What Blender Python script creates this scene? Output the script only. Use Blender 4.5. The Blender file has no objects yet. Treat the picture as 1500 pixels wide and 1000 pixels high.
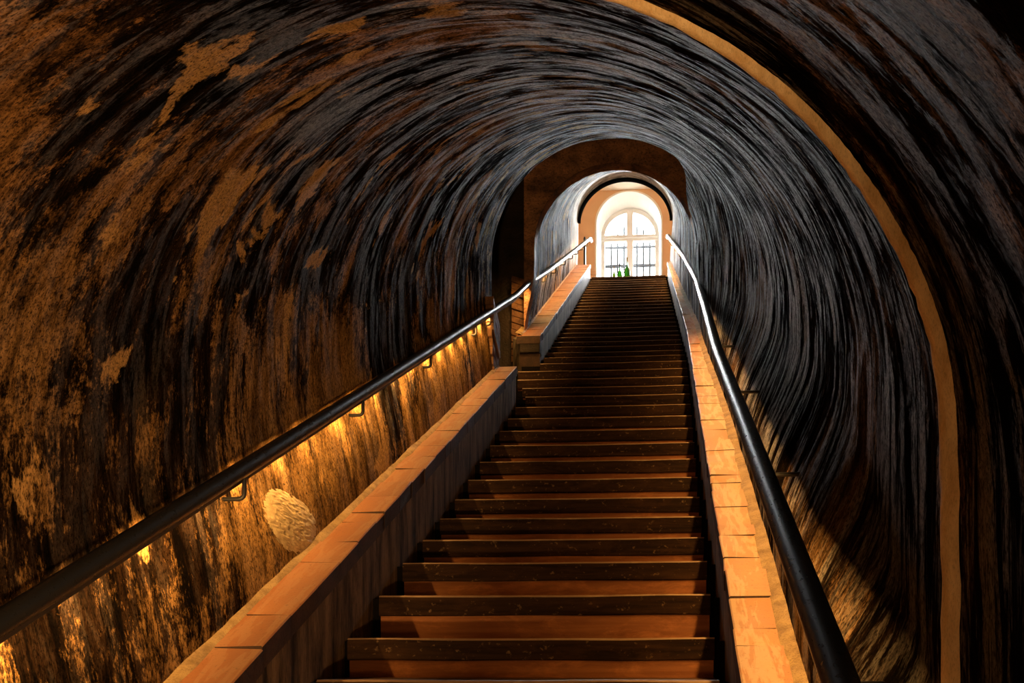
import bpy, bmesh, math, random
from mathutils import Vector, noise

random.seed(4)
S = bpy.context.scene
COL = S.collection

# ------------------------------------------------------------------ camera, world, daylight, exposure
F_PX, CX, CY, YAW = 1180.0, 909.5, 960.0, 0.06      # focal length and principal point on the 1500x1000 frame
cam_d = bpy.data.cameras.new('camera')
cam_d.sensor_width = 36.0
cam_d.lens = F_PX / 1500.0 * 36.0
cam_d.shift_x = -(CX - 750.0) / 1500.0
cam_d.shift_y = (CY - 500.0) / 1500.0
cam_d.clip_start = 0.02
cam = bpy.data.objects.new('camera', cam_d)
COL.objects.link(cam)
cam.location = (0, 0, 0)
cam.rotation_euler = (math.pi / 2, 0, YAW)
S.camera = cam

w = bpy.data.worlds.new('overcast_sky')
S.world = w
w.use_nodes = True
w.node_tree.nodes['Background'].inputs[0].default_value = (0.93, 0.97, 1.0, 1)
w.node_tree.nodes['Background'].inputs[1].default_value = 9.0

def area_light(name, loc, target, sx, sy, energy, color, spread=math.pi):
    d = bpy.data.lights.new(name, 'AREA')
    d.shape = 'RECTANGLE'; d.size = sx; d.size_y = sy
    d.energy = energy; d.color = color; d.spread = spread
    o = bpy.data.objects.new(name, d); COL.objects.link(o)
    o.location = loc
    o.rotation_euler = (Vector(target) - Vector(loc)).to_track_quat('-Z', 'Y').to_euler()
    return o
# overcast daylight falling in through the window and down the sloping shaft
area_light('daylight', (-0.95, 18.9, 9.55), (-0.45, 6.5, 3.6), 2.6, 2.8, 1400, (0.97, 0.985, 1.0), math.radians(75))
# warm light added down the stairs, lamp itself unseen, for the near walls
pl = bpy.data.lights.new('cellar_fill', 'POINT'); pl.energy = 26; pl.color = (1.0, 0.52, 0.18); pl.shadow_soft_size = 0.12
plo = bpy.data.objects.new('cellar_fill', pl); COL.objects.link(plo); plo.location = (-0.75, -0.9, -0.35)

# added warm spot behind the camera, no real fitting, brightens the upper left vault
sl = bpy.data.lights.new('vault_fill_spot', 'SPOT'); sl.energy = 600; sl.color = (1.0, 0.55, 0.20); sl.spot_size = math.radians(72); sl.spot_blend = 1.0; sl.shadow_soft_size = 0.08
slo = bpy.data.objects.new('vault_fill_spot', sl); COL.objects.link(slo); slo.location = (-0.15, -0.8, -0.9)
slo.rotation_euler = (Vector((-1.5, 1.5, 1.15)) - Vector(slo.location)).to_track_quat('-Z', 'Y').to_euler()

S.view_settings.view_transform = 'Standard'
S.view_settings.look = 'None'
S.view_settings.gamma = 1
S.view_settings.use_curve_mapping = False
S.view_settings.exposure = 0.0

LED_STRENGTH = 480.0
LED_COLOR = (1.0, 0.50, 0.13)

# ------------------------------------------------------------------ helpers
def smooth(a, b, x):
    t = max(0.0, min(1.0, (x - a) / (b - a)))
    return t * t * (3 - 2 * t)
def lerp(a, b, t): return a + (b - a) * t
def table(tab, x):
    if x <= tab[0][0]: return tab[0][1]
    for (a, va), (c, vc) in zip(tab, tab[1:]):
        if x <= c: return lerp(va, vc, (x - a) / (c - a))
    return tab[-1][1]

def tag(o, label=None, cat=None, kind=None, group=None):
    if label: o['label'] = label
    if cat: o['category'] = cat
    if kind: o['kind'] = kind
    if group: o['group'] = group
    return o
def empty(name, loc):
    o = bpy.data.objects.new(name, None); COL.objects.link(o)
    o.location = loc; o.empty_display_size = 0.1
    return o
def link(name, me, parent=None):
    o = bpy.data.objects.new(name, me); COL.objects.link(o)
    if parent is not None:
        o.parent = parent
        if parent.type == 'EMPTY':
            o.matrix_parent_inverse.identity()
            o.location = -Vector(parent.location)
    return o
def build(name, verts, faces, mats, parent=None, mat_idx=None, smooth_sh=False, uvs=None):
    me = bpy.data.meshes.new(name)
    me.from_pydata([tuple(v) for v in verts], [], faces)
    for m in (mats if isinstance(mats, (list, tuple)) else [mats]): me.materials.append(m)
    if mat_idx: me.polygons.foreach_set('material_index', mat_idx)
    if smooth_sh: me.polygons.foreach_set('use_smooth', [True] * len(faces))
    if uvs is not None:
        lay = me.uv_layers.new(name='UVMap')
        for p in me.polygons:
            for li in p.loop_indices:
                lay.data[li].uv = uvs[me.loops[li].vertex_index]
    me.validate(); me.update()
    return link(name, me, parent)
BOXF = [(0, 3, 2, 1), (4, 5, 6, 7), (0, 1, 5, 4), (1, 2, 6, 5), (2, 3, 7, 6), (3, 0, 4, 7)]
def boxv(x0, x1, y0, y1, z0, z1):
    return [(x0, y0, z0), (x1, y0, z0), (x1, y1, z0), (x0, y1, z0), (x0, y0, z1), (x1, y0, z1), (x1, y1, z1), (x0, y1, z1)]
def box(name, b, mat, parent=None, bevel=0.0, jitter=0.0):
    me = bpy.data.meshes.new(name)
    bm = bmesh.new()
    vs = [bm.verts.new(Vector(v) + Vector((random.uniform(-1, 1), random.uniform(-1, 1), random.uniform(-1, 1))) * jitter) for v in boxv(*b)]
    for f in BOXF: bm.faces.new([vs[i] for i in f])
    if bevel: bmesh.ops.bevel(bm, geom=bm.edges[:], offset=bevel, segments=1, affect='EDGES')
    bmesh.ops.recalc_face_normals(bm, faces=bm.faces[:])
    bm.to_mesh(me); bm.free(); me.materials.append(mat)
    return link(name, me, parent)
def tube_data(pts, r, seg=14, caps=True):
    V, Fc = [], []
    n = len(pts); pts = [Vector(p) for p in pts]
    for i, p in enumerate(pts):
        d = (pts[min(i + 1, n - 1)] - pts[max(i - 1, 0)]).normalized()
        up = Vector((0, 0, 1)) if abs(d.z) < 0.95 else Vector((0, 1, 0))
        s = d.cross(up).normalized(); u = s.cross(d).normalized()
        for k in range(seg):
            a = 2 * math.pi * k / seg
            V.append(p + s * (math.cos(a) * r) + u * (math.sin(a) * r))
    for i in range(n - 1):
        for k in range(seg):
            a, b2 = i * seg + k, i * seg + (k + 1) % seg
            Fc.append((a, b2, b2 + seg, a + seg))
    if caps:
        Fc.append(tuple(range(seg))[::-1]); Fc.append(tuple((n - 1) * seg + k for k in range(seg)))
    return V, Fc
def tube(name, pts, r, mat, parent=None, seg=14):
    V, Fc = tube_data(pts, r, seg)
    return build(name, V, Fc, mat, parent, smooth_sh=True)

# ------------------------------------------------------------------ materials
class NT:
    def __init__(self, name):
        self.m = bpy.data.materials.new(name); self.m.use_nodes = True
        self.t = self.m.node_tree; self.b = self.t.nodes['Principled BSDF']
        self.out = self.t.nodes['Material Output']
    def n(self, typ, **kw):
        nd = self.t.nodes.new(typ)
        for k, v in kw.items(): setattr(nd, k, v)
        return nd
    def l(self, a, b2): self.t.links.new(a, b2)
    def coord(self, which, scale, loc=(0, 0, 0)):
        tc = self.n('ShaderNodeTexCoord'); mp = self.n('ShaderNodeMapping')
        mp.inputs['Scale'].default_value = scale; mp.inputs['Location'].default_value = loc
        self.l(tc.outputs[which], mp.inputs[0]); return mp.outputs[0]
    def noise(self, vec, scale=1.0, detail=6.0, rough=0.6, dist=0.0):
        nd = self.n('ShaderNodeTexNoise')
        nd.inputs['Scale'].default_value = scale; nd.inputs['Detail'].default_value = detail
        nd.inputs['Roughness'].default_value = rough; nd.inputs['Distortion'].default_value = dist
        self.l(vec, nd.inputs['Vector']); return nd.outputs['Fac']
    def ramp(self, fac, stops, interp='LINEAR'):
        nd = self.n('ShaderNodeValToRGB'); cr = nd.color_ramp; cr.interpolation = interp
        while len(cr.elements) < len(stops): cr.elements.new(0.5)
        for e, (p, c) in zip(cr.elements, stops):
            e.position = p; e.color = (c, c, c, 1) if not isinstance(c, tuple) else (*c, 1)
        self.l(fac, nd.inputs[0]); return nd.outputs[0]
    def mix(self, fac, a, b2, mode='MIX'):
        nd = self.n('ShaderNodeMix', data_type='RGBA', blend_type=mode)
        for s, v in ((nd.inputs[0], fac), (nd.inputs[6], a), (nd.inputs[7], b2)):
            if isinstance(v, (int, float)): s.default_value = v
            elif isinstance(v, tuple): s.default_value = (*v, 1)
            else: self.l(v, s)
        return nd.outputs[2]
    def math(self, op, a, b2=0.0, c=None):
        nd = self.n('ShaderNodeMath', operation=op)
        for i, v in enumerate((a, b2) if c is None else (a, b2, c)):
            if isinstance(v, (int, float)): nd.inputs[i].default_value = v
            else: self.l(v, nd.inputs[i])
        return nd.outputs[0]
    def mrange(self, v, a, b2, c=0.0, d=1.0):
        nd = self.n('ShaderNodeMapRange')
        for i, q in enumerate((a, b2, c, d)): nd.inputs[i + 1].default_value = q
        self.l(v, nd.inputs[0]); return nd.outputs[0]
    def bump(self, h, strength, dist, prev=None):
        nd = self.n('ShaderNodeBump'); nd.inputs['Strength'].default_value = strength; nd.inputs['Distance'].default_value = dist
        self.l(h, nd.inputs['Height'])
        if prev is not None: self.l(prev, nd.inputs['Normal'])
        return nd.outputs[0]
    def finish(self, col=None, rough=None, nrm=None, spec=0.5, metal=0.0):
        for s, v in (('Base Color', col), ('Roughness', rough)):
            if v is None: continue
            if isinstance(v, tuple): self.b.inputs[s].default_value = (*v, 1)
            elif isinstance(v, (int, float)): self.b.inputs[s].default_value = v
            else: self.l(v, self.b.inputs[s])
        if nrm is not None: self.l(nrm, self.b.inputs['Normal'])
        self.b.inputs['Specular IOR Level'].default_value = spec
        self.b.inputs['Metallic'].default_value = metal
        return self.m

def mat_vault(name, dark, mid, ochre, pale, bias, pale_amt, streak=1.0, fresh_from=None, rough=(0.6, 0.9), stretch=1.0):
    """sooty lime plaster; UV.x runs along the shaft, UV.y round the vault (metres).
    ochre, bias and pale_amt are lists of (share of the way round from the left foot, value)"""
    t = NT(name)
    k = stretch
    tc = t.n('ShaderNodeTexCoord'); sp = t.n('ShaderNodeSeparateXYZ'); t.l(tc.outputs['UV'], sp.inputs[0])
    wob = t.noise(t.coord('UV', (1.1, 1.1, 1), (4, 4, 0)), 1.0, 4, 0.6)
    rnd = t.math('ADD', t.math('DIVIDE', sp.outputs[1], 5.9), t.math('MULTIPLY', t.math('SUBTRACT', wob, 0.5), 0.16))
    bi = t.math('SUBTRACT', t.ramp(rnd, [(p, v + 0.2) for p, v in bias]), 0.2)
    pa = t.math('MULTIPLY', t.ramp(rnd, pale_amt), t.mrange(t.math('ADD', sp.outputs[0], t.math('MULTIPLY', wob, 1.5)), 2.2, 4.6, 0.30, 1.0))   # pale fades towards the lower end, daylight falloff put into the colour
    oc_col = t.ramp(rnd, ochre)
    st = t.noise(t.coord('UV', (16, 4.6 / k, 1)), 1.0, 7, 0.74, 0.4)             # streaks that follow the rings
    st2 = t.noise(t.coord('UV', (4.5, 2.0 / k, 1), (3.1, 8.0, 0)), 1.0, 6, 0.70, 0.5)
    pt = t.noise(t.coord('UV', (1.7, 1.3 / k, 1), (7.3, 1.7, 0)), 1.0, 9, 0.70, 0.5)   # big worn patches
    pt2 = t.noise(t.coord('UV', (7.5, 5.2 / k, 1), (1.3, 4.7, 0)), 1.0, 7, 0.74, 0.4)
    fine = t.noise(t.coord('UV', (85, 50, 1)), 1.0, 5, 0.75)
    speck = t.noise(t.coord('UV', (190, 120, 1)), 1.0, 2, 0.6)
    o = t.math('ADD', t.math('MULTIPLY', pt, 0.66), t.math('MULTIPLY', pt2, 0.24))
    o = t.math('ADD', o, t.math('MULTIPLY', st2, 0.14 * streak + 0.04))
    o = t.math('ADD', o, t.math('MULTIPLY', fine, 0.16))
    mean = (0.66 + 0.24 + 0.18 - 0.14 * (1 - streak) + 0.16) * 0.5
    ob = t.math('ADD', o, bi)
    omask = t.mrange(ob, mean + 0.012, mean + 0.045)
    deep = t.mrange(ob, mean - 0.070, mean - 0.010)                                # soot hangs on in the hollows
    base = t.mix(t.ramp(st, [(0.42, 0.0), (0.58, 1.0)]), dark, mid)
    base = t.mix(deep, tuple(c * 0.6 for c in dark), base)
    oc = t.mix(t.ramp(fine, [(0.38, 0.35), (0.58, 1.0)]), (0, 0, 0), oc_col)
    oc = t.mix(t.math('MULTIPLY', t.ramp(pt2, [(0.42, 1.0), (0.54, 0.0)]), 0.65), oc, mid)
    oc = t.mix(t.math('MULTIPLY', t.ramp(st, [(0.38, 1.0), (0.50, 0.0)]), 0.8 * streak), oc, dark)
    col = t.mix(omask, base, oc)
    pm = t.math('MULTIPLY', t.ramp(st, [(0.505, 0.0), (0.565, 1.0)]), t.ramp(st2, [(0.42, 0.0), (0.55, 1.0)]))   # bare lime on the ridges
    st3 = t.noise(t.coord('UV', (7.5, 1.55 / k, 1), (9.0, 2.0, 0)), 1.0, 9, 0.70, 0.5)                          # broad scraped streaks
    pm = t.math('MAXIMUM', pm, t.ramp(st3, [(0.53, 0.0), (0.565, 1.0)]))
    pm = t.math('MULTIPLY', pm, t.ramp(st, [(0.42, 0.0), (0.50, 1.0)]))
    isl = t.noise(t.coord('UV', (3.4, 2.3, 1), (2.2, 6.1, 0)), 1.0, 7, 0.62, 0.4)                        # islands of bare ochre render
    isl = t.math('MULTIPLY', t.mrange(isl, 0.582, 0.606), t.ramp(rnd, [(0.0, 0.4), (0.2, 1.0), (0.45, 0.8), (0.6, 0.0)]))
    hollow = t.ramp(st3, [(0.42, 1.0), (0.49, 0.0)])
    pm = t.math('MULTIPLY', pm, t.ramp(fine, [(0.36, 0.15), (0.56, 1.0)]))
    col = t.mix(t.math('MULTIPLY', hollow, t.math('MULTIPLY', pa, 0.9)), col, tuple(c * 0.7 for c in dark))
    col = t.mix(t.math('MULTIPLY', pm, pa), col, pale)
    col = t.mix(isl, col, t.mix(t.ramp(fine, [(0.38, 0.45), (0.55, 1.0)]), (0.14, 0.062, 0.02), (0.80, 0.47, 0.18)))
    col = t.mix(t.math('MULTIPLY', t.ramp(speck, [(0.36, 1.0), (0.47, 0.0)]), 0.8), col, tuple(c * 0.4 for c in dark))
    if fresh_from is not None:
        e = t.math('ADD', sp.outputs[0], t.math('MULTIPLY', t.math('SUBTRACT', pt2, 0.5), 0.8))
        fm = t.mrange(e, fresh_from, fresh_from + 0.12)
        fresh = t.mix(t.ramp(st, [(0.40, 0.0), (0.55, 1.0)]), (0.20, 0.16, 0.12), (0.66, 0.60, 0.50))
        col = t.mix(fm, col, fresh)
    rg = t.mrange(fine, 0.35, 0.65, rough[0], rough[1])
    n1 = t.bump(st3, 0.8 * streak, 0.05, t.bump(st, 0.8 * streak, 0.035))
    n2 = t.bump(o, 0.9, 0.06, n1)
    n3 = t.bump(fine, 0.7, 0.009, n2)
    t.finish(col, rg, n3, 0.0)
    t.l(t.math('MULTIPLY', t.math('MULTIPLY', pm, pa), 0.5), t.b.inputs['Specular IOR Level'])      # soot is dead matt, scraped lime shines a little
    return t.m

M = {}
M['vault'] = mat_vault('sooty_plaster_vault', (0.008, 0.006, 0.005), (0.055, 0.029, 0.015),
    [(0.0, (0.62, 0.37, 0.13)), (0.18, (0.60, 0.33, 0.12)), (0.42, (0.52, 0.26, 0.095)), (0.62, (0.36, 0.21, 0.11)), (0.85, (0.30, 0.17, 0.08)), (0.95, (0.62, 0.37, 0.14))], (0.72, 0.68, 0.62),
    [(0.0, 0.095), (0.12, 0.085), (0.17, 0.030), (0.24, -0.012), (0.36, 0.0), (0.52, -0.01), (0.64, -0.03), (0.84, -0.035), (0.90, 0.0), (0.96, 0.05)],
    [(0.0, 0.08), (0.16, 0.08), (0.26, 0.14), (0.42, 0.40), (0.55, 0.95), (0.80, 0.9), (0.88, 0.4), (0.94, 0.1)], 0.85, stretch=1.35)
M['vault_upper'] = mat_vault('sooty_plaster_upper', (0.012, 0.010, 0.009), (0.08, 0.056, 0.040),
    [(0.0, (0.55, 0.35, 0.15)), (0.5, (0.42, 0.28, 0.16)), (1.0, (0.50, 0.32, 0.15))], (0.72, 0.68, 0.62),
    [(0.0, 0.03), (0.2, 0.0), (0.8, 0.0), (1.0, 0.03)], [(0.0, 0.5), (0.2, 0.8), (0.8, 0.9), (1.0, 0.5)], 1.0, fresh_from=15.6, stretch=1.5)

def mat_rough(name, c1, c2, scale=(6, 6, 6), bump=0.5, rough=0.75, dark_spots=0.0, spec=0.4):
    t = NT(name)
    a = t.noise(t.coord('Object', scale), 1.0, 8, 0.65, 0.3)
    g = t.noise(t.coord('Object', tuple(s * 14 for s in scale)), 1.0, 4, 0.65)
    col = t.mix(t.ramp(a, [(0.35, 0.0), (0.62, 1.0)]), c1, c2)
    col = t.mix(t.math('MULTIPLY', t.ramp(g, [(0.30, 1.0), (0.5, 0.0)]), dark_spots), col, tuple(c * 0.25 for c in c1))
    nb = t.bump(g, bump, 0.045 / scale[0], t.bump(a, bump, 0.12 / scale[0]))
    return t.finish(col, rough, nb, spec)
M['stone_dark'] = mat_rough('near_black_stone', (0.008, 0.006, 0.005), (0.035, 0.020, 0.012), (3, 3, 3), 0.6, 0.7, 0.5)  # near-black stone for passage, stair foot and kerb end
M['soot'] = mat_rough('soot_black_stone', (0.004, 0.003, 0.003), (0.010, 0.008, 0.007), (4, 4, 4), 0.4, 0.9, 0.3, 0.1)
M['brown_face'] = mat_rough('brown_rubble_face', (0.05, 0.03, 0.022), (0.55, 0.27, 0.14), (3.2, 3.2, 4), 0.9, 0.7, 0.8)
M['kerb'] = mat_rough('worn_kerb_plaster', (0.030, 0.020, 0.013), (0.32, 0.25, 0.18), (15, 15, 2.2), 0.7, 0.7, 0.6)
M['kerb_dim'] = mat_rough('dim_kerb_plaster', (0.030, 0.017, 0.009), (0.26, 0.155, 0.085), (15, 15, 2.2), 0.7, 0.75, 0.6, 0.15)  # browner copy of the kerb plaster, weaker daylight put into the colour
M['mortar'] = mat_rough('ochre_mortar', (0.22, 0.14, 0.06), (0.42, 0.29, 0.13), (14, 14, 14), 0.8, 0.85, 0.5)
M['patch'] = mat_rough('pale_render_patch', (0.42, 0.30, 0.15), (0.62, 0.48, 0.27), (20, 20, 20), 1.0, 0.8, 0.3)
M['band'] = mat_rough('lime_wash_band', (0.66, 0.46, 0.24), (0.88, 0.70, 0.45), (30, 30, 9), 0.8, 0.6, 0.4)
M['room_wall'] = mat_rough('apricot_wall_paint', (0.70, 0.44, 0.25), (0.74, 0.48, 0.28), (2, 2, 2), 0.05, 0.8)
M['room_ceil'] = mat_rough('cream_ceiling_paint', (0.80, 0.72, 0.58), (0.82, 0.74, 0.60), (2, 2, 2), 0.05, 0.8)
M['white'] = mat_rough('white_window_paint', (0.74, 0.73, 0.69), (0.78, 0.77, 0.73), (4, 4, 4), 0.05, 0.45)
M['reveal'] = mat_rough('white_reveal_plaster', (0.80, 0.77, 0.70), (0.83, 0.80, 0.73), (4, 4, 4), 0.05, 0.7)
M['brick'] = mat_rough('dark_handmade_brick', (0.07, 0.030, 0.014), (0.24, 0.115, 0.048), (11, 11, 11), 0.8, 0.75, 0.5)

def mat_tile(name, c1, c2, veil):
    t = NT(name)
    oi = t.n('ShaderNodeObjectInfo')
    a = t.noise(t.coord('Object', (7, 7, 7)), 1.0, 8, 0.65, 0.4)
    g = t.noise(t.coord('Object', (90, 90, 90)), 1.0, 4, 0.65)
    v = t.noise(t.coord('Object', (13, 2.2, 2.2), (2, 5, 1)), 1.0, 5, 0.6, 0.3)
    col = t.mix(t.ramp(a, [(0.32, 0.0), (0.66, 1.0)]), c1, c2)
    col = t.mix(t.math('MULTIPLY', oi.outputs['Random'], 0.5), col, tuple(c * 0.72 for c in c1))
    col = t.mix(t.math('MULTIPLY', t.ramp(v, [(0.47, 0.0), (0.50, 1.0), (0.56, 1.0), (0.60, 0.0)]), veil), col, (0.58, 0.46, 0.30))
    col = t.mix(t.math('MULTIPLY', t.ramp(g, [(0.28, 1.0), (0.42, 0.0)]), 0.5), col, (0.06, 0.03, 0.015))
    return t.finish(col, t.mrange(a, 0.3, 0.7, 0.42, 0.65), t.bump(g, 0.25, 0.004), 0.4)
M['tile'] = mat_tile('terracotta_coping', (0.29, 0.105, 0.036), (0.38, 0.16, 0.060), 0.12)
M['tile_limed'] = mat_tile('limed_terracotta_coping', (0.44, 0.19, 0.075), (0.55, 0.28, 0.12), 0.40)
M['tile_side'] = mat_rough('dark_tile_edge', (0.030, 0.014, 0.009), (0.075, 0.034, 0.018), (9, 9, 9), 0.4, 0.7, 0.4)  # darker terracotta for tile sides and kerb ends

def mat_wood(name, c1, c2, spots, rough=0.5, spec=0.35):
    t = NT(name)
    g = t.noise(t.coord('Object', (2.2, 34, 34)), 1.0, 7, 0.6, 0.6)
    p = t.noise(t.coord('Object', (5, 7, 14)), 1.0, 7, 0.7, 0.3)
    s = t.noise(t.coord('Object', (38, 60, 46)), 1.0, 4, 0.6)
    col = t.mix(t.ramp(g, [(0.30, 0.0), (0.70, 1.0)]), c1, c2)
    col = t.mix(t.math('MULTIPLY', t.ramp(p, [(0.50, 0.0), (0.72, 1.0)]), 0.6), col, tuple(min(1, c * 1.9) for c in c2))
    col = t.mix(t.math('MULTIPLY', t.ramp(s, [(0.62, 0.0), (0.72, 1.0)]), spots), col, (0.30, 0.19, 0.10))
    return t.finish(col, t.mrange(p, 0.3, 0.7, rough - 0.1, rough + 0.2), t.bump(s, 0.3, 0.005, t.bump(g, 0.35, 0.008)), spec)
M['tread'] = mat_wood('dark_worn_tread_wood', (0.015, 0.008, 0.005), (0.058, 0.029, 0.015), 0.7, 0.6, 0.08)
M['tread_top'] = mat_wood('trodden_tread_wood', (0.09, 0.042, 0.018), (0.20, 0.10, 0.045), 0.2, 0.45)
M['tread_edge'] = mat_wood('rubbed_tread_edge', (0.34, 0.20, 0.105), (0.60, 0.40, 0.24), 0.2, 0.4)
M['riser'] = mat_wood('russet_riser_board', (0.36, 0.125, 0.042), (0.54, 0.22, 0.08), 0.1, 0.5, 0.2)

def mat_plain(name, col, rough, metal=0.0, spec=0.5, nz=0.0):
    t = NT(name)
    a = t.noise(t.coord('Object', (60, 60, 60)), 1.0, 3, 0.6)
    c = t.mix(t.math('MULTIPLY', t.ramp(a, [(0.4, 0.0), (0.7, 1.0)]), 0.35), col, tuple(x * 0.6 for x in col))
    return t.finish(c, t.mrange(a, 0.3, 0.7, rough - 0.05, rough + 0.08), t.bump(a, nz, 0.002) if nz else None, spec, metal)
M['rail'] = mat_plain('black_lacquered_steel', (0.018, 0.018, 0.020), 0.30, 0.0, 0.35)
M['iron'] = mat_plain('black_iron', (0.02, 0.02, 0.022), 0.5, 0.2)
M['grille'] = mat_plain('grey_painted_iron', (0.024, 0.025, 0.028), 0.7, 0.0, 0.1)
M['cap'] = mat_plain('bright_steel_cap', (0.55, 0.56, 0.58), 0.3, 0.9)
M['gasket'] = mat_plain('black_door_seal', (0.006, 0.006, 0.006), 0.95, 0.0, 0.0)
M['gold'] = mat_plain('gold_foil', (0.60, 0.42, 0.16), 0.35, 0.7)

t = NT('warm_led'); e = t.n('ShaderNodeEmission'); e.inputs[0].default_value = (*LED_COLOR, 1); e.inputs[1].default_value = LED_STRENGTH
t.l(e.outputs[0], t.out.inputs[0]); M['led'] = t.m

t = NT('window_glass')     # thin clear pane: mostly straight through, a little reflection
tr = t.n('ShaderNodeBsdfTransparent'); tr.inputs[0].default_value = (0.97, 0.985, 0.98, 1)
gl = t.n('ShaderNodeBsdfGlossy'); gl.inputs['Roughness'].default_value = 0.03
mx = t.n('ShaderNodeMixShader'); fr = t.n('ShaderNodeFresnel'); fr.inputs[0].default_value = 1.35
t.l(fr.outputs[0], mx.inputs[0]); t.l(tr.outputs[0], mx.inputs[1]); t.l(gl.outputs[0], mx.inputs[2]); t.l(mx.outputs[0], t.out.inputs[0])
M['glass'] = t.m
def mat_bottle(name, col):
    t = NT(name)
    tr = t.n('ShaderNodeBsdfTransparent'); tr.inputs[0].default_value = (*col, 1)
    tl = t.n('ShaderNodeBsdfTranslucent'); tl.inputs[0].default_value = (*col, 1)
    gl = t.n('ShaderNodeBsdfGlossy'); gl.inputs['Roughness'].default_value = 0.06
    m1 = t.n('ShaderNodeMixShader'); m1.inputs[0].default_value = 0.12
    m2 = t.n('ShaderNodeMixShader'); fr = t.n('ShaderNodeFresnel'); fr.inputs[0].default_value = 1.5
    t.l(tr.outputs[0], m1.inputs[1]); t.l(tl.outputs[0], m1.inputs[2])
    t.l(fr.outputs[0], m2.inputs[0]); t.l(m1.outputs[0], m2.inputs[1]); t.l(gl.outputs[0], m2.inputs[2]); t.l(m2.outputs[0], t.out.inputs[0])
    return t.m
M['green'] = mat_bottle('green_bottle_glass', (0.072, 0.205, 0.020))
M['yellowgreen'] = mat_bottle('yellow_green_bottle_glass', (0.16, 0.20, 0.03))

# ------------------------------------------------------------------ the line of the stairs
Y_END, Y_CROSS, Y_UP = 15.25, 6.60, 8.30
def nos(Y):                                  # smooth line through the step edges
    a = 0.0673 + 0.5667 * (Y - 3.01)
    if Y < 7.5: return a
    return 0.0673 + 0.5667 * 4.49 + min(Y, 15.05) * 0.588 - 7.5 * 0.588
DZ = [0, .015, .016, -.005, -.02, -.029, -.023, -.011, .002, .012, .021, .029, .037, .040, .047, .057, .059, .052, .038, .037, .029, .025, .018]
LAND = 7.08
def step_y(n): return 3.01 + 0.3 * n
def step_z(n):
    if n < 0: return 0.0673 - 0.15 - 0.168 * (-n - 1)
    if n >= 40: return LAND
    return nos(step_y(n)) + (DZ[n] if n < len(DZ) else lerp(0.018, 0.022, (n - 22) / 18))
def plank_l(n):
    if n <= 11: return -1.215 - (0.013 if n == 0 else 0)
    return {12: -1.19, 13: -1.27, 14: -1.37, 15: -1.42}.get(n, lerp(-1.262, -1.45, (n - 16) / 24))
def plank_r(n): return 0.168 if n <= 15 else lerp(0.166, -0.066, (n - 16) / 24)
KERB_R = [(0, .212), (3.3, .208), (5.7, .197), (8.2, .187), (15.0, -.030)]
KERB_L2 = [(8.0, -1.302), (15.0, -1.478)]

# ------------------------------------------------------------------ vaulted shaft
def sec_lower(Y, t):
    """point on the section at distance Y, t = 0 left foot .. 1 right foot -> (X, height above the stair line)"""
    k = smooth(3.0, 6.6, Y)
    c = lerp(-0.490, -0.490, k); wv = lerp(1.045, 0.985, k); hs = 1.12; ap = lerp(2.13, 2.15, k)
    foot = lerp(0.93, 0.92, k)
    wt = smooth(0.60, 0.78, t)
    if Y > lerp(Y_CROSS, 4.6, wt):
        q = smooth(lerp(Y_CROSS, 4.6, wt), Y_UP, Y)
        c = lerp(c, -0.567, q); wv = lerp(wv, 0.83, q); hs = lerp(hs, 1.17, q); ap = lerp(ap, 2.0, q); foot = lerp(foot, 0.94, q)
    kn = smooth(1.66, 2.6, Y)
    return _sec(t, c, wv, hs, ap, foot, lerp(0.28, 0.45, kn), lerp(0.62, 1.02, kn))
def sec_upper(Y, t):
    q = (Y - Y_UP) / (Y_END - Y_UP)
    return _sec(t, lerp(-0.567, -0.84, q), lerp(0.83, 0.90, q), 1.17, 2.0, lerp(0.94, 0.92, q))
def _sec(t, c, wv, hs, ap, foot, ra=0.45, rb=1.15):
    if 0.2 <= t <= 0.8:
        a = math.pi * (1 - (t - 0.2) / 0.6)
        return c + wv * math.cos(a), hs + (ap - hs) * math.sin(a)
    s = -1 if t < 0.5 else 1
    f = (t if t < 0.5 else 1 - t) / 0.2
    h = lerp(-0.75, hs, f)
    hw = lerp(foot, wv, smooth(0.22, 0.95, h)) if s < 0 else lerp(foot - 0.06, wv, smooth(ra, rb, h))
    return c + s * hw, h
def vault(sec, y0, yend, ny, nt, t0, t1, name, mat, label, seed, parent=None, amp=1.0):
    V, U, Fc = [], [], []
    for i in range(nt + 1):
        t = lerp(t0, t1, i / nt)
        ye = yend(t)
        for j in range(ny + 1):
            Y = lerp(y0, ye, j / ny)
            X, h = sec(Y, t)
            Xa, ha = sec(Y, max(0, t - 0.004)); Xb, hb = sec(Y, min(1, t + 0.004))
            nrm = Vector((-(hb - ha), 0, (Xb - Xa))).normalized()          # outward
            u, v = Y * 1.15, t * 5.9
            d = noise.noise((u * 1.3, v * 1.1, seed)) * 0.010 + noise.noise((u * 4.1, v * 2.0, seed + 9)) * 0.006 + noise.noise((u * 11, v * 2.2, seed + 17)) * 0.005
            d *= amp * (0.35 if (t < 0.13 or t > 0.87) else 1.0)
            V.append((X + nrm.x * d, Y, nos(Y) + h + nrm.z * d)); U.append((u, v))
    for i in range(nt):
        for j in range(ny):
            a = i * (ny + 1) + j
            Fc.append((a, a + 1, a + ny + 2, a + ny + 1))
    o = build(name, V, Fc, mat, parent, smooth_sh=True, uvs=U)
    return tag(o, label, None, 'structure')
def yend_lower(t): return lerp(Y_CROSS, Y_UP + 0.02, smooth(0.58, 0.78, t))
wall_l = vault(sec_lower, -3.2, yend_lower, 300, 40, 0.0, 0.2, 'wall_left', M['vault'], 'mottled ochre and black plaster wall left of the lower stairs', 1.0)
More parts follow.
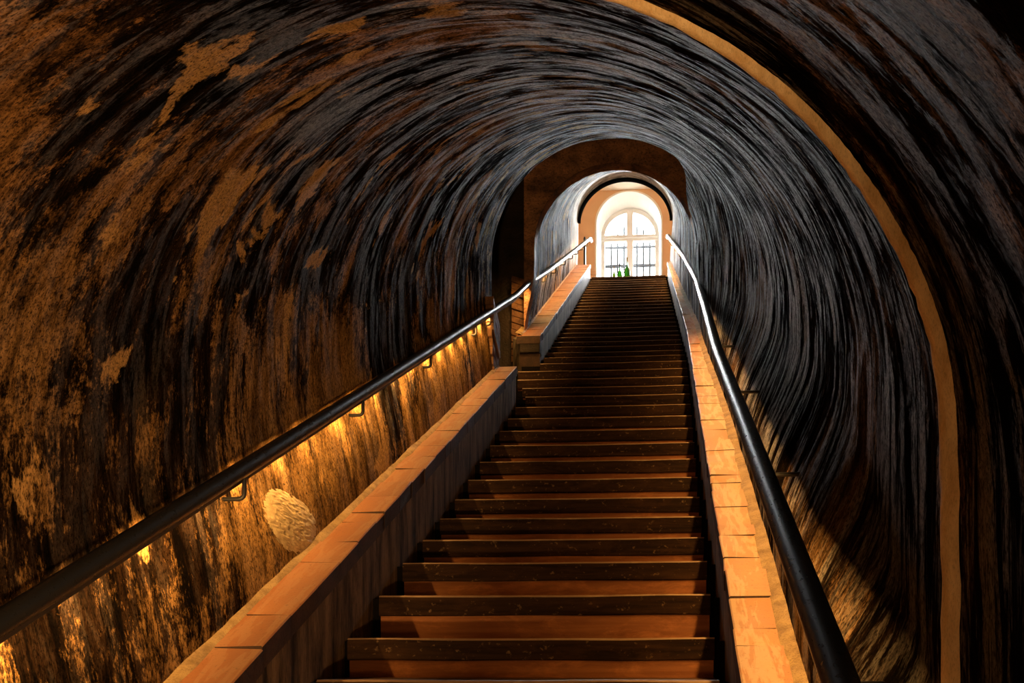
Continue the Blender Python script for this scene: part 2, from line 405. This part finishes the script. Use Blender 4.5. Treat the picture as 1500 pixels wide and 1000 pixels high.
ceil_l = vault(sec_lower, -3.2, yend_lower, 300, 110, 0.2, 0.8, 'ceiling', M['vault'], 'sooty streaked barrel vault over the lower stairs', 1.0)
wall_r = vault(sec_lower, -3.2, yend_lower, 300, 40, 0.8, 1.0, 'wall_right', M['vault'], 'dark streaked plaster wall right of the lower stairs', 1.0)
yu = lambda t: Y_END
vault(sec_upper, Y_UP - 0.01, yu, 190, 26, 0.0, 0.2, 'wall_upper_left', M['vault_upper'], 'streaked plaster wall left of the upper stairs', 5.0)
vault(sec_upper, Y_UP - 0.01, yu, 190, 70, 0.2, 0.8, 'ceiling_upper', M['vault_upper'], 'smaller streaked barrel vault over the upper stairs', 5.0)
vault(sec_upper, Y_UP - 0.01, yu, 190, 26, 0.8, 1.0, 'wall_upper_right', M['vault_upper'], 'streaked plaster wall right of the upper stairs', 5.0)

def arch_wall(name, inner, rect, y0, y1, mat, label):
    """wall slab between y0 and y1 with an arched opening; inner = list of (x, z) from left foot over the top to right foot"""
    x0, x1, z0, z1 = rect
    cxm = sum(p[0] for p in inner) / len(inner); czm = inner[0][1] + 0.55 * (max(p[1] for p in inner) - inner[0][1])
    outer = []
    for (x, z) in inner:
        dx, dz = x - cxm, z - czm; k = 1e9
        if dx < 0: k = min(k, (x0 - cxm) / dx)
        if dx > 0: k = min(k, (x1 - cxm) / dx)
        if dz > 0: k = min(k, (z1 - czm) / dz)
        if dz < 0: k = min(k, (z0 - czm) / dz)
        outer.append((cxm + dx * k, czm + dz * k))
    outer[0] = (x0, z0); outer[-1] = (x1, z0)
    # keep the rectangle's upper corners
    for cxn in ((x0, z1), (x1, z1)):
        i = min(range(1, len(outer) - 1), key=lambda q: (outer[q][0] - cxn[0]) ** 2 + (outer[q][1] - cxn[1]) ** 2); outer[i] = cxn
    V, Fc = [], []
    for (x, z), (X, Z) in zip(inner, outer):
        V += [(x, y0, z), (X, y0, Z), (x, y1, z), (X, y1, Z)]
    for i in range(len(inner) - 1):
        a = i * 4; b2 = a + 4
        Fc += [(a, b2, b2 + 1, a + 1), (a + 2, a + 3, b2 + 3, b2 + 2), (a, a + 2, b2 + 2, b2)]
    o = build(name, V, Fc, mat)
    return tag(o, label, None, 'structure')
# brown face above the smaller arch
inner = []
for i in range(61):
    X, h = sec_upper(Y_UP, i / 60); inner.append((X, nos(Y_UP) + h))
arch_wall('wall_front', inner, (-1.505, 1.3, 2.0, 6.1), Y_UP - 0.015, Y_UP + 0.12, M['brown_face'], 'dark brown rubble face round the smaller arch')
# side passage on the left, between the two vaults
def slab(name, b, mat, label): return tag(box(name, b, mat), label, None, 'structure')
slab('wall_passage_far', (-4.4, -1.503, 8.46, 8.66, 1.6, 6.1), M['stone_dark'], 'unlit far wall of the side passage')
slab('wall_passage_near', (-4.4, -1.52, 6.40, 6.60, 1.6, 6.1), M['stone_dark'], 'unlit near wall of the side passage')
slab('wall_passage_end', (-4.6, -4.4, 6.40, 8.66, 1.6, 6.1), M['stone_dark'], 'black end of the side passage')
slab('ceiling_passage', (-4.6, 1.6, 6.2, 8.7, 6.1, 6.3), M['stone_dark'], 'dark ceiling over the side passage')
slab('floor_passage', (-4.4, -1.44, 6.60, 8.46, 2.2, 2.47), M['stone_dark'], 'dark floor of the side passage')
# earth all round the shaft
V = boxv(-4.8, 2.4, -3.6, 15.28, -4.6, 11.2)
tag(build('ground', V, [BOXF[i] for i in (0, 1, 2, 3, 5)], M['soot']), 'earth around the shaft', None, 'structure')
slab('floor', (-1.9, 0.9, -3.3, -1.8, -3.4, -2.95), M['stone_dark'], 'stone floor at the foot of the stairs')
slab('wall_back', (-2.2, 1.2, -3.4, -3.2, -4.0, 0.6), M['stone_dark'], 'dark wall at the foot of the stairs')

# lime band on the right side of the near vault: one ring, proud of the plaster
V, Fc = [], []
NB = 90
for i in range(NB + 1):
    t = lerp(0.52, 0.93, i / NB)
    yc = 1.60 + 0.020 * noise.noise((i * 0.09, 0, 3)) + 0.005 * noise.noise((i * 0.5, 0, 8))
    wd = 0.022 + 0.012 * smooth(0.6, 0.9, t) + 0.010 * noise.noise((i * 0.25, 4, 0)) + 0.004 * noise.noise((i * 0.9, 4, 6))
    for (dy, lift) in ((-1, -0.02), (-0.8, 0.010), (0, 0.020), (0.8, 0.010), (1, -0.02)):
        Y = yc + dy * wd
        X, h = sec_lower(Y, t); Xa, ha = sec_lower(Y, t - 0.004); Xb, hb = sec_lower(Y, t + 0.004)
        nrm = Vector((-(hb - ha), 0, (Xb - Xa))).normalized()
        lf = lift + 0.004 * noise.noise((i * 0.8, dy * 2, 1)) + 0.008
        V.append((X - nrm.x * lf, Y, nos(Y) + h - nrm.z * lf))
for i in range(NB):
    for k in range(4):
        a = i * 5 + k; Fc.append((a, a + 1, a + 6, a + 5))
o = build('plaster_band', V, Fc, M['band'], wall_r, smooth_sh=True)
o['label'] = 'pale lime band running up the right vault'

# round patch of pale render low on the left wall
V, Fc, U = [], [], []
RN, AN = 46, 150
def on_left(Y, h, lift):
    t = 0.2 * (h + 0.75) / (1.12 + 0.75)
    X, hh = sec_lower(Y, t)
    return Vector((X + lift, Y, nos(Y) + hh))
for i in range(RN + 1):
    for k in range(AN):
        a = 2 * math.pi * k / AN
        rr = i / RN * (1 + 0.07 * noise.noise((math.cos(a) * 1.7, math.sin(a) * 1.7, 2)) + 0.025 * noise.noise((math.cos(a) * 5, math.sin(a) * 6, 7)))
        Y = 3.01 + 0.180 * rr * math.cos(a); h = 0.445 + 0.125 * rr * math.sin(a) - 0.100 * rr * math.cos(a)
        lift = (0.010 * (1 - (i / RN) ** 4) - 0.002) + 0.0035 * noise.noise((Y * 30, h * 95 + Y * 70, 1)) + 0.0028 * noise.noise((Y * 60, h * 160 + Y * 110, 5))
        V.append(on_left(Y, h, lift))
for i in range(RN):
    for k in range(AN):
        a, b2 = i * AN + k, i * AN + (k + 1) % AN
        Fc.append((a, b2, b2 + AN, a + AN))
o = build('render_patch', V, Fc, M['patch'], wall_l, smooth_sh=True)
o['label'] = 'round patch of pale rough render'

# ------------------------------------------------------------------ staircase
st = empty('staircase', (-0.52, step_y(-1), step_z(-1)))
tag(st, 'long straight flight of dark plank steps with russet risers', 'stairs')
N0, N1 = -15, 40
V, Fc = [], []
for n in range(N0, N1 + 1):
    xl = -1.262 if n < 13 else (-1.43 if n < 17 else table(KERB_L2, step_y(n)) + 0.0)
    xl -= 0.02
    xr = table(KERB_R, step_y(n)) + 0.02
    y0 = step_y(n) + 0.042; y1 = step_y(n + 1) + 0.045 if n < N1 else 15.5
    i = len(V); V += boxv(xl, xr, y0, y1 + (0.3 if n < N1 else 0), step_z(n) - 0.9, step_z(n) - 0.012)
    Fc += [tuple(i + q for q in f) for f in BOXF]
build('base', V, Fc, M['soot'], st)['label'] = 'soot black stone base'
def plank(n):
    x0, x1, y0, z1 = plank_l(n), plank_r(n), step_y(n), step_z(n)
    y1 = y0 + 0.335; z0 = z1 - 0.086; bv = 0.007
    seg = 16; V, Fc, mi = [], [], []
    for i in range(seg + 1):
        x = lerp(x0, x1, i / seg); q = noise.noise((x * 3.1, n * 1.7, 0)) * 0.004; q2 = noise.noise((x * 9, n * 2.3, 5)) * 0.003
        wear = 0.004 * max(0, 1 - abs(2 * i / seg - 1) * 1.3)
        V += [(x, y0 + 0.004 + q2, z0 + q), (x, y0 + q2, z0 + 0.006 + q), (x, y0 + q2, z1 - bv - wear + q), (x, y0 + bv * 0.9 + q2, z1 - wear * 0.6 + q * 0.5), (x, y1, z1), (x, y1, z0)]
    for i in range(seg):
        for k in range(6):
            a, b2 = i * 6 + k, i * 6 + (k + 1) % 6
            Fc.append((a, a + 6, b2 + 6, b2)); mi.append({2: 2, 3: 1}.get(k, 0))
    Fc.append(tuple(range(6))); mi.append(0); Fc.append(tuple(seg * 6 + k for k in range(6))[::-1]); mi.append(0)
    return build('tread', V, Fc, [M['tread'], M['tread_top'], M['tread_edge']], st, mi)
for n in range(N0, N1 + 1):
    plank(n)
    x0, x1, y0 = plank_l(n) + 0.003, plank_r(n) - 0.003, step_y(n)
    box('riser', (x0, x1, y0 + 0.014, y0 + 0.044, step_z(n - 1) - 0.004, step_z(n) - 0.084), M['riser'], st)

# ------------------------------------------------------------------ kerbs with terracotta coping
def kerb(label, y0, y1, inner, outer, side, hk, tile_mat, fillet, body_mat):
    """inner/outer: functions of Y giving X of the stair side and of the wall side; side = +1 when the wall lies at larger X"""
    k = empty('kerb_wall', ((inner(y0) + outer(y0)) / 2, y0, nos(y0)))
    tag(k, label, 'kerb', None, 'kerbs along the stairs')
    TH = 0.075
    V, Fc = [], []
    ns = max(6, int((y1 - y0) / 0.12))
    for i in range(ns + 1):
        Y = lerp(y0, y1, i / ns); b0 = nos(Y) - 0.55; tp = nos(Y) + hk - TH
        xi = inner(Y); xo = outer(Y) + side * (0.12 if (Y > Y_UP or y0 < 0) else 0.004)
        g = [noise.noise((Y * 2.3, q, side * 3)) * 0.006 for q in (0, 5, 9)]
        V += [(xi + g[0], Y, b0), (xi + g[1], Y, lerp(b0, tp, 0.6)), (xi + g[2], Y, tp), (xo, Y, tp), (xo, Y, b0)]
    for i in range(ns):
        for q in range(5):
            a, b2 = i * 5 + q, i * 5 + (q + 1) % 5
            Fc.append((a, b2, b2 + 5, a + 5) if side > 0 else (a, a + 5, b2 + 5, b2))
    Fc.append((0, 1, 2, 3, 4)); Fc.append(tuple(ns * 5 + q for q in range(5))[::-1])
    build('body', V, Fc, [body_mat, M['tile_side']], k, [0] * (len(Fc) - 2) + [1, 1])
    if y0 > 0:      # free end of the kerb: shade on the coping front, put in as a dark block
        xi, xo = sorted((inner(y0) - side * 0.004, outer(y0)))
        box('end_shade_block', (xi, xo, y0 - 0.035, y0 + 0.10, nos(y0) + hk - 0.185, nos(y0) + hk - TH * 0.6), M['stone_dark'], k, 0.006)
    y = y0 - 0.012 - (0.03 if y0 > 0 else 0)
    while y < y1 - 0.02:
        ln = random.choice((0.185, 0.19, 0.195, 0.20, 0.20, 0.10))
        ye = min(y + ln, y1)
        a, c = y + 0.002, ye - 0.002
        lift = random.uniform(-0.003, 0.003); tw = random.uniform(-0.003, 0.003)
        V = []
        for (Y, e) in ((a, 1), (c, -1)):
            xi, xo = inner(Y) - side * (0.010 + random.uniform(-.003, .003)), outer(Y) + side * 0.03
            z = nos(Y) + hk + lift
            V += [(xi, Y, z - TH), (xi, Y, z - 0.004 + tw), (xi + side * 0.005, Y + e * 0.001, z + tw), (xo, Y + e * 0.001, z - tw), (xo, Y, z - TH)]
        Fc = [(0, 5, 6, 1), (1, 6, 7, 2), (2, 7, 8, 3), (3, 8, 9, 4), (4, 9, 5, 0), (0, 1, 2, 3, 4), (9, 8, 7, 6, 5)]
        o = build('coping_tile', V, Fc, [tile_mat, M['tile_side']], k, [1, 0, 0, 1, 1, 1, 1])
        bmt = bmesh.new(); bmt.from_mesh(o.data); bmesh.ops.recalc_face_normals(bmt, faces=bmt.faces[:]); bmt.to_mesh(o.data); bmt.free()
        y = ye
    # mortar fillet between tiles and wall
    V, Fc = [], []
    ns = int((y1 - y0) / 0.04)
    for i in range(ns + 1):
        Y = lerp(y0, y1, i / ns); q = noise.noise((Y * 5, 1, side)) * 0.007 + noise.noise((Y * 17, 2, side)) * 0.004
        xo = outer(Y)
        V += [(xo - side * (fillet + q), Y, nos(Y) + hk - 0.006), (xo - side * (fillet * 0.6 + q), Y, nos(Y) + hk + 0.008 + q * .5), (xo + side * 0.01, Y, nos(Y) + hk + 0.020 + q), (xo + side * 0.05, Y, nos(Y) + hk + 0.03 + q)]
    for i in range(ns):
        for q in range(3):
            a = i * 4 + q; Fc.append((a, a + 1, a + 5, a + 4))
    build('mortar_fillet', V, Fc, M['mortar'], k, smooth_sh=True)
    return k
def wall_x(Y, h, left):
    upper = Y > Y_UP
    t = 0.2 * (h + 0.75) / ((1.17 if upper else 1.12) + 0.75)
    X, _ = (sec_upper if upper else sec_lower)(Y, t if left else 1 - t)
    return X
kerb('low plastered kerb with terracotta coping left of the lower stairs', -1.9, 6.55, lambda Y: -1.256, lambda Y: wall_x(Y, 0.3, True), -1, 0.302, M['tile'], 0.028, M['kerb_dim'])
kerb('low kerb with terracotta coping left of the upper stairs', 8.06, 15.02, lambda Y: table(KERB_L2, Y), lambda Y: min(wall_x(max(Y, 8.31), 0.3, True), -1.5), -1, 0.29, M['tile'], 0.02, M['kerb'])
kerb('long kerb with limed terracotta coping right of the whole stairs', -1.9, 15.02, lambda Y: table(KERB_R, Y), lambda Y: wall_x(Y, 0.3, False), 1, 0.29, M['tile_limed'], 0.05, M['kerb'])

# ------------------------------------------------------------------ brick jambs beside the passage
def jamb(x0, x1, y0, y1, z0, z1, slope, parent, n):
    for i in range(n):
        za = lerp(z0, z1, i / n); zb = lerp(z0, z1, (i + 1) / n) - 0.012
        e = random.uniform(-0.018, 0.018)
        V = []
        for (x, y) in ((x0, y0 + e), (x1 + e * 0.4, y0 + e), (x1 + e * 0.4, y1), (x0, y1)):
            V.append((x, y, za + slope[0] * (x - x0) + slope[1] * (y - y0)))
        V += [(v[0], v[1], v[2] + zb - za) for v in V]
        build('brick', V, BOXF, M['brick'], parent)
wall_f = bpy.data.objects['wall_passage_far']
jamb(-1.52, -1.405, 6.36, 6.615, nos(6.5) + 0.22, nos(6.5) + 0.84, (0, -0.55), wall_l, 9)
jamb(-1.66, -1.51, 8.41, 8.47, 3.10, 4.02, (-0.35, 0), wall_f, 13)

# ------------------------------------------------------------------ handrails with light strips
def handrail(label, path, side, brackets, wall_left, R):
    """path: (Y, X, height over the stair line); side = direction of the wall"""
    pts = []
    y = path[0][0]
    tx = [(p[0], p[1]) for p in path]; th = [(p[0], p[2]) for p in path]
    def at(Y): 
        # soft corners
        X = sum(table(tx, Y + d) for d in (-.2, -.1, 0, .1, .2)) / 5; Z = sum(table(th, Y + d) + nos(Y + d) for d in (-.2, -.1, 0, .1, .2)) / 5
        return Vector((X, Y, Z))
    y1 = path[-1][0]; n = int((y1 - y) / 0.12)
    pts = [at(lerp(y, y1, i / n)) for i in range(n + 1)]
    r = empty('handrail', (pts[0].x, pts[0].y, pts[0].z - 0.78))
    tag(r, label, 'handrail', None, 'handrails')
    tube('rail', pts, R, M['rail'], r, 20)
    d = (pts[-1] - pts[-2]).normalized()
    tube('end_cap', [pts[-1] - d * 0.002, pts[-1] + d * 0.012], R + 0.002, M['cap'], r, 20)
    # light modules set into the underside, turned towards the wall
    Y = y + 0.1
    while Y < y1 - 0.2:
        p, q = at(Y), at(Y + 0.06); dd = (q - p).normalized()
        nd = Vector((side * 0.30, 0, -0.95)); nd = (nd - dd * nd.dot(dd)).normalized()
        sx = dd.cross(nd).normalized(); off = nd * (R + 0.003)
        V = [p + off - sx * 0.008, p + off + sx * 0.008, q + off + sx * 0.008, q + off - sx * 0.008]
        V += [v - nd * 0.006 for v in V]
        build('light_module', V, [(0, 1, 2, 3), (4, 7, 6, 5), (0, 4, 5, 1), (1, 5, 6, 2), (2, 6, 7, 3), (3, 7, 4, 0)], [M['led'], M['rail']], r, [0, 1, 1, 1, 1, 1])
        Y += 0.26
    # slim unseen lips, added to cut the spill of the modules: towards the stairs on both rails, towards the wall on the right one
    for (ax, dep) in (((1, 0.010),) if side < 0 else ((-1, 0.005), (1, 0.016))):
        V, Fc = [], []
        for i in range(n + 1):
            p = pts[i]; dd = (pts[min(i + 1, n)] - pts[max(i - 1, 0)]).normalized()
            nd = Vector((side * 0.30, 0, -0.95)); nd = (nd - dd * nd.dot(dd)).normalized(); sx = dd.cross(nd).normalized()
            if sx.x < 0: sx = -sx
            for (w_, e_) in ((0.0095, 0.0), (0.0125, 0.0), (0.0125, dep), (0.0095, dep)):
                V.append(p + nd * (R - 0.004 + (e_ + 0.006 if e_ else 0)) + sx * ax * w_)
        for i in range(n):
            for q in range(4):
                a, b2 = i * 4 + q, i * 4 + (q + 1) % 4; Fc.append((a, b2, b2 + 4, a + 4))
        Fc += [(0, 1, 2, 3), (n * 4 + 3, n * 4 + 2, n * 4 + 1, n * 4)]
        build('spill_lip', V, Fc, M['iron'], r)
    for Yb in brackets:
        p = at(Yb); xw = wall_x(Yb, 0.68, wall_left) + side * 0.03
        if abs(xw - p.x) > 0.25: xw = p.x + side * 0.12
        zb = p.z - 0.105
        cr = 0.018; P = [Vector((xw, Yb, zb))]
        P.append(Vector((p.x + side * cr, Yb, zb)))
        for a in (30, 60): P.append(Vector((p.x + side * cr * (1 - math.sin(math.radians(a))), Yb, zb + cr * (1 - math.cos(math.radians(a))))))
        P.append(Vector((p.x, Yb, zb + cr))); P.append(Vector((p.x, Yb, p.z - R + 0.006)))
        V, Fc = [], []
        seg = 10; rb = 0.0075
        for i, q in enumerate(P):
            dd = (P[min(i + 1, len(P) - 1)] - P[max(i - 1, 0)]).normalized(); yy = Vector((0, 1, 0)); uu = dd.cross(yy).normalized()
            for k in range(seg):
                a = 2 * math.pi * k / seg; V.append(q + yy * math.cos(a) * rb + uu * math.sin(a) * rb)
        for i in range(len(P) - 1):
            for k in range(seg):
                a, b2 = i * seg + k, i * seg + (k + 1) % seg; Fc.append((a, b2, b2 + seg, a + seg))
        build('bracket', V, Fc, M['iron'], r, smooth_sh=True)
    return r
handrail('long black handrail on the left wall with light strip beneath', [(-1.6, -1.43, .78), (6.9, -1.425, .78), (7.3, -1.42, .78), (8.2, -1.455, .79), (9.5, -1.44, .78), (15.14, -1.47, .79)], -1,
         [0.5, 1.55, 2.63, 3.68, 4.75, 5.88, 6.35, 8.55, 9.3, 10.2, 11.2, 12.05, 12.8, 13.6, 14.4], True, 0.027)
handrail('long black handrail on the right wall with light strip beneath', [(-1.6, .30, .78), (1.43, .30, .78), (3.2, .284, .78), (4.5, .266, .78), (6.3, .282, .78), (8.2, .287, .78), (10.8, .205, .78), (15.05, -.03, .79)], 1,
         [0.4, 1.6, 2.80, 3.98, 5.2, 6.27, 7.0, 7.95, 8.92, 9.9, 10.9, 11.9, 12.9, 13.9, 14.7], False, 0.033)

# ------------------------------------------------------------------ room at the top
WX, WH, WSP = -0.853, 0.682, 9.12           # window centre, half width of the recess, springing height
YB = 17.0
inner = []
for i in range(61):
    X, h = sec_upper(Y_END, i / 60); inner.append((X, nos(Y_END) + h))
arch_wall('wall_room_front', inner, (-4.8, 2.4, 6.0, 11.2), Y_END, Y_END + 0.10, M['room_wall'], 'apricot wall with the arched mouth of the stair shaft')
slab('floor_room', (-2.9, 1.2, 15.35, 17.6, LAND - 0.25, LAND - 0.004), M['tread_top'], 'wooden landing floor before the window')
slab('ceiling_room', (-2.9, 1.2, Y_END, 17.2, 9.84, 10.0), M['room_ceil'], 'cream ceiling of the landing room')
slab('wall_room_left', (-2.9, -2.6, Y_END, 17.1, 6.8, 10.0), M['room_wall'], 'apricot left wall of the landing room')
slab('wall_room_right', (0.95, 1.2, Y_END, 17.1, 6.8, 10.0), M['room_wall'], 'apricot right wall of the landing room')
inner = [(WX - WH, 7.62)] + [(WX - WH, lerp(7.62, WSP, i / 6)) for i in range(1, 6)]
for i in range(33):
    a = math.pi * (1 - i / 32); inner.append((WX + WH * math.cos(a), WSP + 0.675 * math.sin(a)))
inner += [(WX + WH, lerp(WSP, 7.62, i / 6)) for i in range(1, 7)]
arch_wall('wall_room_back', inner, (-2.9, 1.2, 7.60, 10.0), YB, YB + 0.05, M['room_wall'], 'apricot wall round the arched window')
slab('wall_parapet', (-2.9, 1.2, YB, YB + 0.62, 6.8, 7.62), M['room_wall'], 'wall below the window')
# recess lining
V, Fc = [], []
hw2, sp2, ap2 = 0.640, 9.10, 0.615
for i, (x, z) in enumerate(inner):
    f = (x - WX) / WH
    z2 = z if z <= WSP else sp2 + (z - WSP) / 0.675 * ap2
    V += [(x - f * 0.0, YB - 0.012, z), (x + f * 0.035, YB - 0.012, z + (0.03 if z > WSP else 0)), (WX + f * hw2, YB + 0.58, min(z, sp2) if z <= WSP else z2)]
for i in range(len(inner) - 1):
    a = i * 3; Fc += [(a, a + 3, a + 4, a + 1), (a, a + 2, a + 5, a + 3)]
win = empty('window_1', (WX, YB + 0.55, 7.62))
tag(win, 'tall white arched casement window at the top of the stairs', None, 'structure')
build('reveal', V, Fc, M['reveal'], win, smooth_sh=False)
YF0, YF1 = YB + 0.48, YB + 0.56
HWF, RF = 0.632, 0.605
box('sill', (WX - 0.66, WX + 0.66, YB - 0.03, YF1, 7.60, 7.64), M['white'], win, 0.006)
box('stile', (WX - HWF, WX - HWF + 0.085, YF0, YF1, 7.64, sp2 + 0.01), M['white'], win, 0.006)
box('stile', (WX + HWF - 0.085, WX + HWF, YF0, YF1, 7.64, sp2 + 0.01), M['white'], win, 0.006)
box('mullion', (WX - 0.068, WX + 0.068, YF0 - 0.02, YF1 - 0.002, 7.64, sp2 + RF - 0.03), M['white'], win, 0.008)
box('transom', (WX - HWF + 0.02, WX + HWF - 0.02, YF0 - 0.015, YF1 - 0.004, sp2 - 0.10, sp2 + 0.035), M['white'], win, 0.008)
box('drip_moulding', (WX - HWF + 0.03, WX + HWF - 0.03, YF0 - 0.045, YF0 - 0.012, sp2 - 0.045, sp2 - 0.025), M['white'], win, 0.004)
box('bottom_rail', (WX - HWF + 0.06, WX + HWF - 0.06, YF0, YF1 - 0.003, 7.64, 7.76), M['white'], win, 0.006)
V, Fc = [], []
for i in range(41):
    a = math.pi * (1 - i / 40); ca, sa = math.cos(a), math.sin(a)
    for (rx, rz) in ((HWF + 0.004, RF + 0.004), (HWF - 0.085, RF - 0.085)):
        for yy in (YF0, YF1): V.append((WX + rx * ca, yy, sp2 + rz * sa))
for i in range(40):
    a = i * 4; b2 = a + 4
    Fc += [(a, b2, b2 + 2, a + 2), (a + 1, a + 3, b2 + 3, b2 + 1), (a + 2, b2 + 2, b2 + 3, a + 3), (a, a + 1, b2 + 1, b2)]
build('arch_frame', V, Fc, M['white'], win)
YG = YF0 + 0.04
for s in (-1, 1):
    xa, xb = (WX - HWF + 0.07, WX - 0.06) if s < 0 else (WX + 0.06, WX + HWF - 0.07)
    box('pane', (xa, xb, YG, YG + 0.006, 7.74, sp2 - 0.09), M['glass'], win)
    P = []
    for i in range(17):
        a = math.pi / 2 * i / 16
        P.append((WX + s * (0.055 + (HWF - 0.135) * math.cos(a)), sp2 + 0.02 + (RF - 0.09) * math.sin(a)))
    P.append((WX + s * 0.055, sp2 + 0.02))
    n = len(P)
    V = [(x, YG, z) for x, z in P] + [(x, YG + 0.006, z) for x, z in P]
    Fc = [tuple(range(n)), tuple(range(2 * n - 1, n - 1, -1))] + [(i, (i + 1) % n, (i + 1) % n + n, i + n) for i in range(n)]
    build('pane', V, Fc, M['glass'], win)
inner_o = [(WX + (x - WX) * 0.985, z) for x, z in inner]
arch_wall('wall_outer', inner_o, (-2.9, 1.2, 7.60, 10.0), YB + 0.60, YB + 0.86, M['reveal'], 'outer masonry round the arched window')
# iron grille outside
YI = YB + 0.72
g = empty('window_grille', (WX, YI, 7.60))
tag(g, 'grey iron bar grille outside the arched window', 'grille')
tops = {-3: 9.10, -2: 9.28, -1: 9.44, 1: 9.44, 2: 9.36, 3: 9.20, 0: 9.45, 4: 9.05, -4: 9.02}
for k in range(-4, 5):
    x = WX + 0.0 + k * 0.142
    tube('bar', [(x, YI, 7.60), (x, YI, tops[k] - 0.03), (x, YI, tops[k])], 0.020, M['grille'], g, 8)
box('crossbar', (WX - 0.70, WX + 0.70, YI - 0.012, YI + 0.012, 8.965, 9.010), M['grille'], g)
box('crossbar', (WX - 0.70, WX + 0.70, YI - 0.015, YI + 0.015, 8.545, 8.610), M['grille'], g)
box('crossbar', (WX - 0.70, WX + 0.70, YI - 0.015, YI + 0.015, 7.80, 7.845), M['grille'], g)

# black seal round the mouth of the shaft
V, Fc = [], []
for i in range(61):
    t = lerp(0.205, 0.795, i / 60); X, h = sec_upper(Y_END, t); c = -0.84
    zc = nos(Y_END) + 1.17
    for k in (1.0, 0.945):
        for yy in (Y_END - 0.02, Y_END + 0.05):
            V.append((c + (X - c) * k, yy, zc + (nos(Y_END) + h - zc) * k))
for i in range(60):
    a = i * 4; b2 = a + 4
    Fc += [(a, b2, b2 + 2, a + 2), (a + 1, a + 3, b2 + 3, b2 + 1), (a + 2, b2 + 2, b2 + 3, a + 3), (a, a + 1, b2 + 1, b2)]
Fc += [(0, 2, 3, 1), (240, 241, 243, 242)]
tag(build('trim_1', V, Fc, M['gasket']), 'thin black arched strip at the mouth of the stair shaft', None, 'structure')
# small moulding left of the window
tag(box('trim_2', (-1.72, -1.552, YB - 0.03, YB + 0.01, 8.06, 8.15), M['room_wall'], None, 0.012), 'short moulding on the wall left of the window', None, 'structure')
# black post at the head of the left rail
p = empty('steel_post', (-1.62, 15.42, LAND))
tag(p, 'slim black steel post at the head of the left handrail', 'post')
box('shaft', (-1.645, -1.605, 15.40, 15.44, LAND + 0.012, 8.02), M['iron'], p, 0.004)
tube('knob', [(-1.625, 15.42, 8.02), (-1.625, 15.42, 8.035), (-1.625, 15.42, 8.045)], 0.016, M['iron'], p, 10)
box('base_plate', (-1.675, -1.575, 15.37, 15.47, LAND - 0.004, LAND + 0.012), M['iron'], p, 0.003)

# ------------------------------------------------------------------ bottles on the top step
def bottle(label, x, y, h, rb, mat, top_mat):
    b = empty('bottle', (x, y, LAND)); tag(b, label, 'bottle', None, 'green bottles on the top step')
    prof = [(0.0, 0.0), (0.62, 0.0), (0.86, 0.03), (1.0, 0.16), (1.0, 0.30), (0.90, 0.42), (0.62, 0.51), (0.36, 0.57), (0.27, 0.62), (0.23, 0.80)]
    seg = 20
    def lathe(name, pr, m, rr):
        V, Fc = [], []
        for (r, z) in pr:
            for k in range(seg):
                a = 2 * math.pi * k / seg; V.append((x + r * rr * math.cos(a), y + r * rr * math.sin(a), LAND + z * h))
        for i in range(len(pr) - 1):
            for k in range(seg):
                a, b2 = i * seg + k, i * seg + (k + 1) % seg; Fc.append((a, b2, b2 + seg, a + seg))
        Fc.append(tuple((len(pr) - 1) * seg + k for k in range(seg)))
        return build(name, V, Fc, m, b, smooth_sh=True)
    lathe('body', prof, mat, rb)
    lathe('neck_foil', [(0.24, 0.79), (0.26, 0.80), (0.25, 0.96), (0.30, 0.965), (0.30, 1.0)], top_mat, rb)
bottle('largest green bottle on the top step, nearest the window mullion', -0.795, 15.16, 0.42, 0.058, M['green'], M['gold'])
bottle('middle-sized green bottle between the large and the small one', -0.935, 15.17, 0.32, 0.049, M['green'], M['grille'])
bottle('smallest yellow-green bottle, leftmost of the three on the top step', -1.040, 15.16, 0.25, 0.032, M['yellowgreen'], M['gold'])
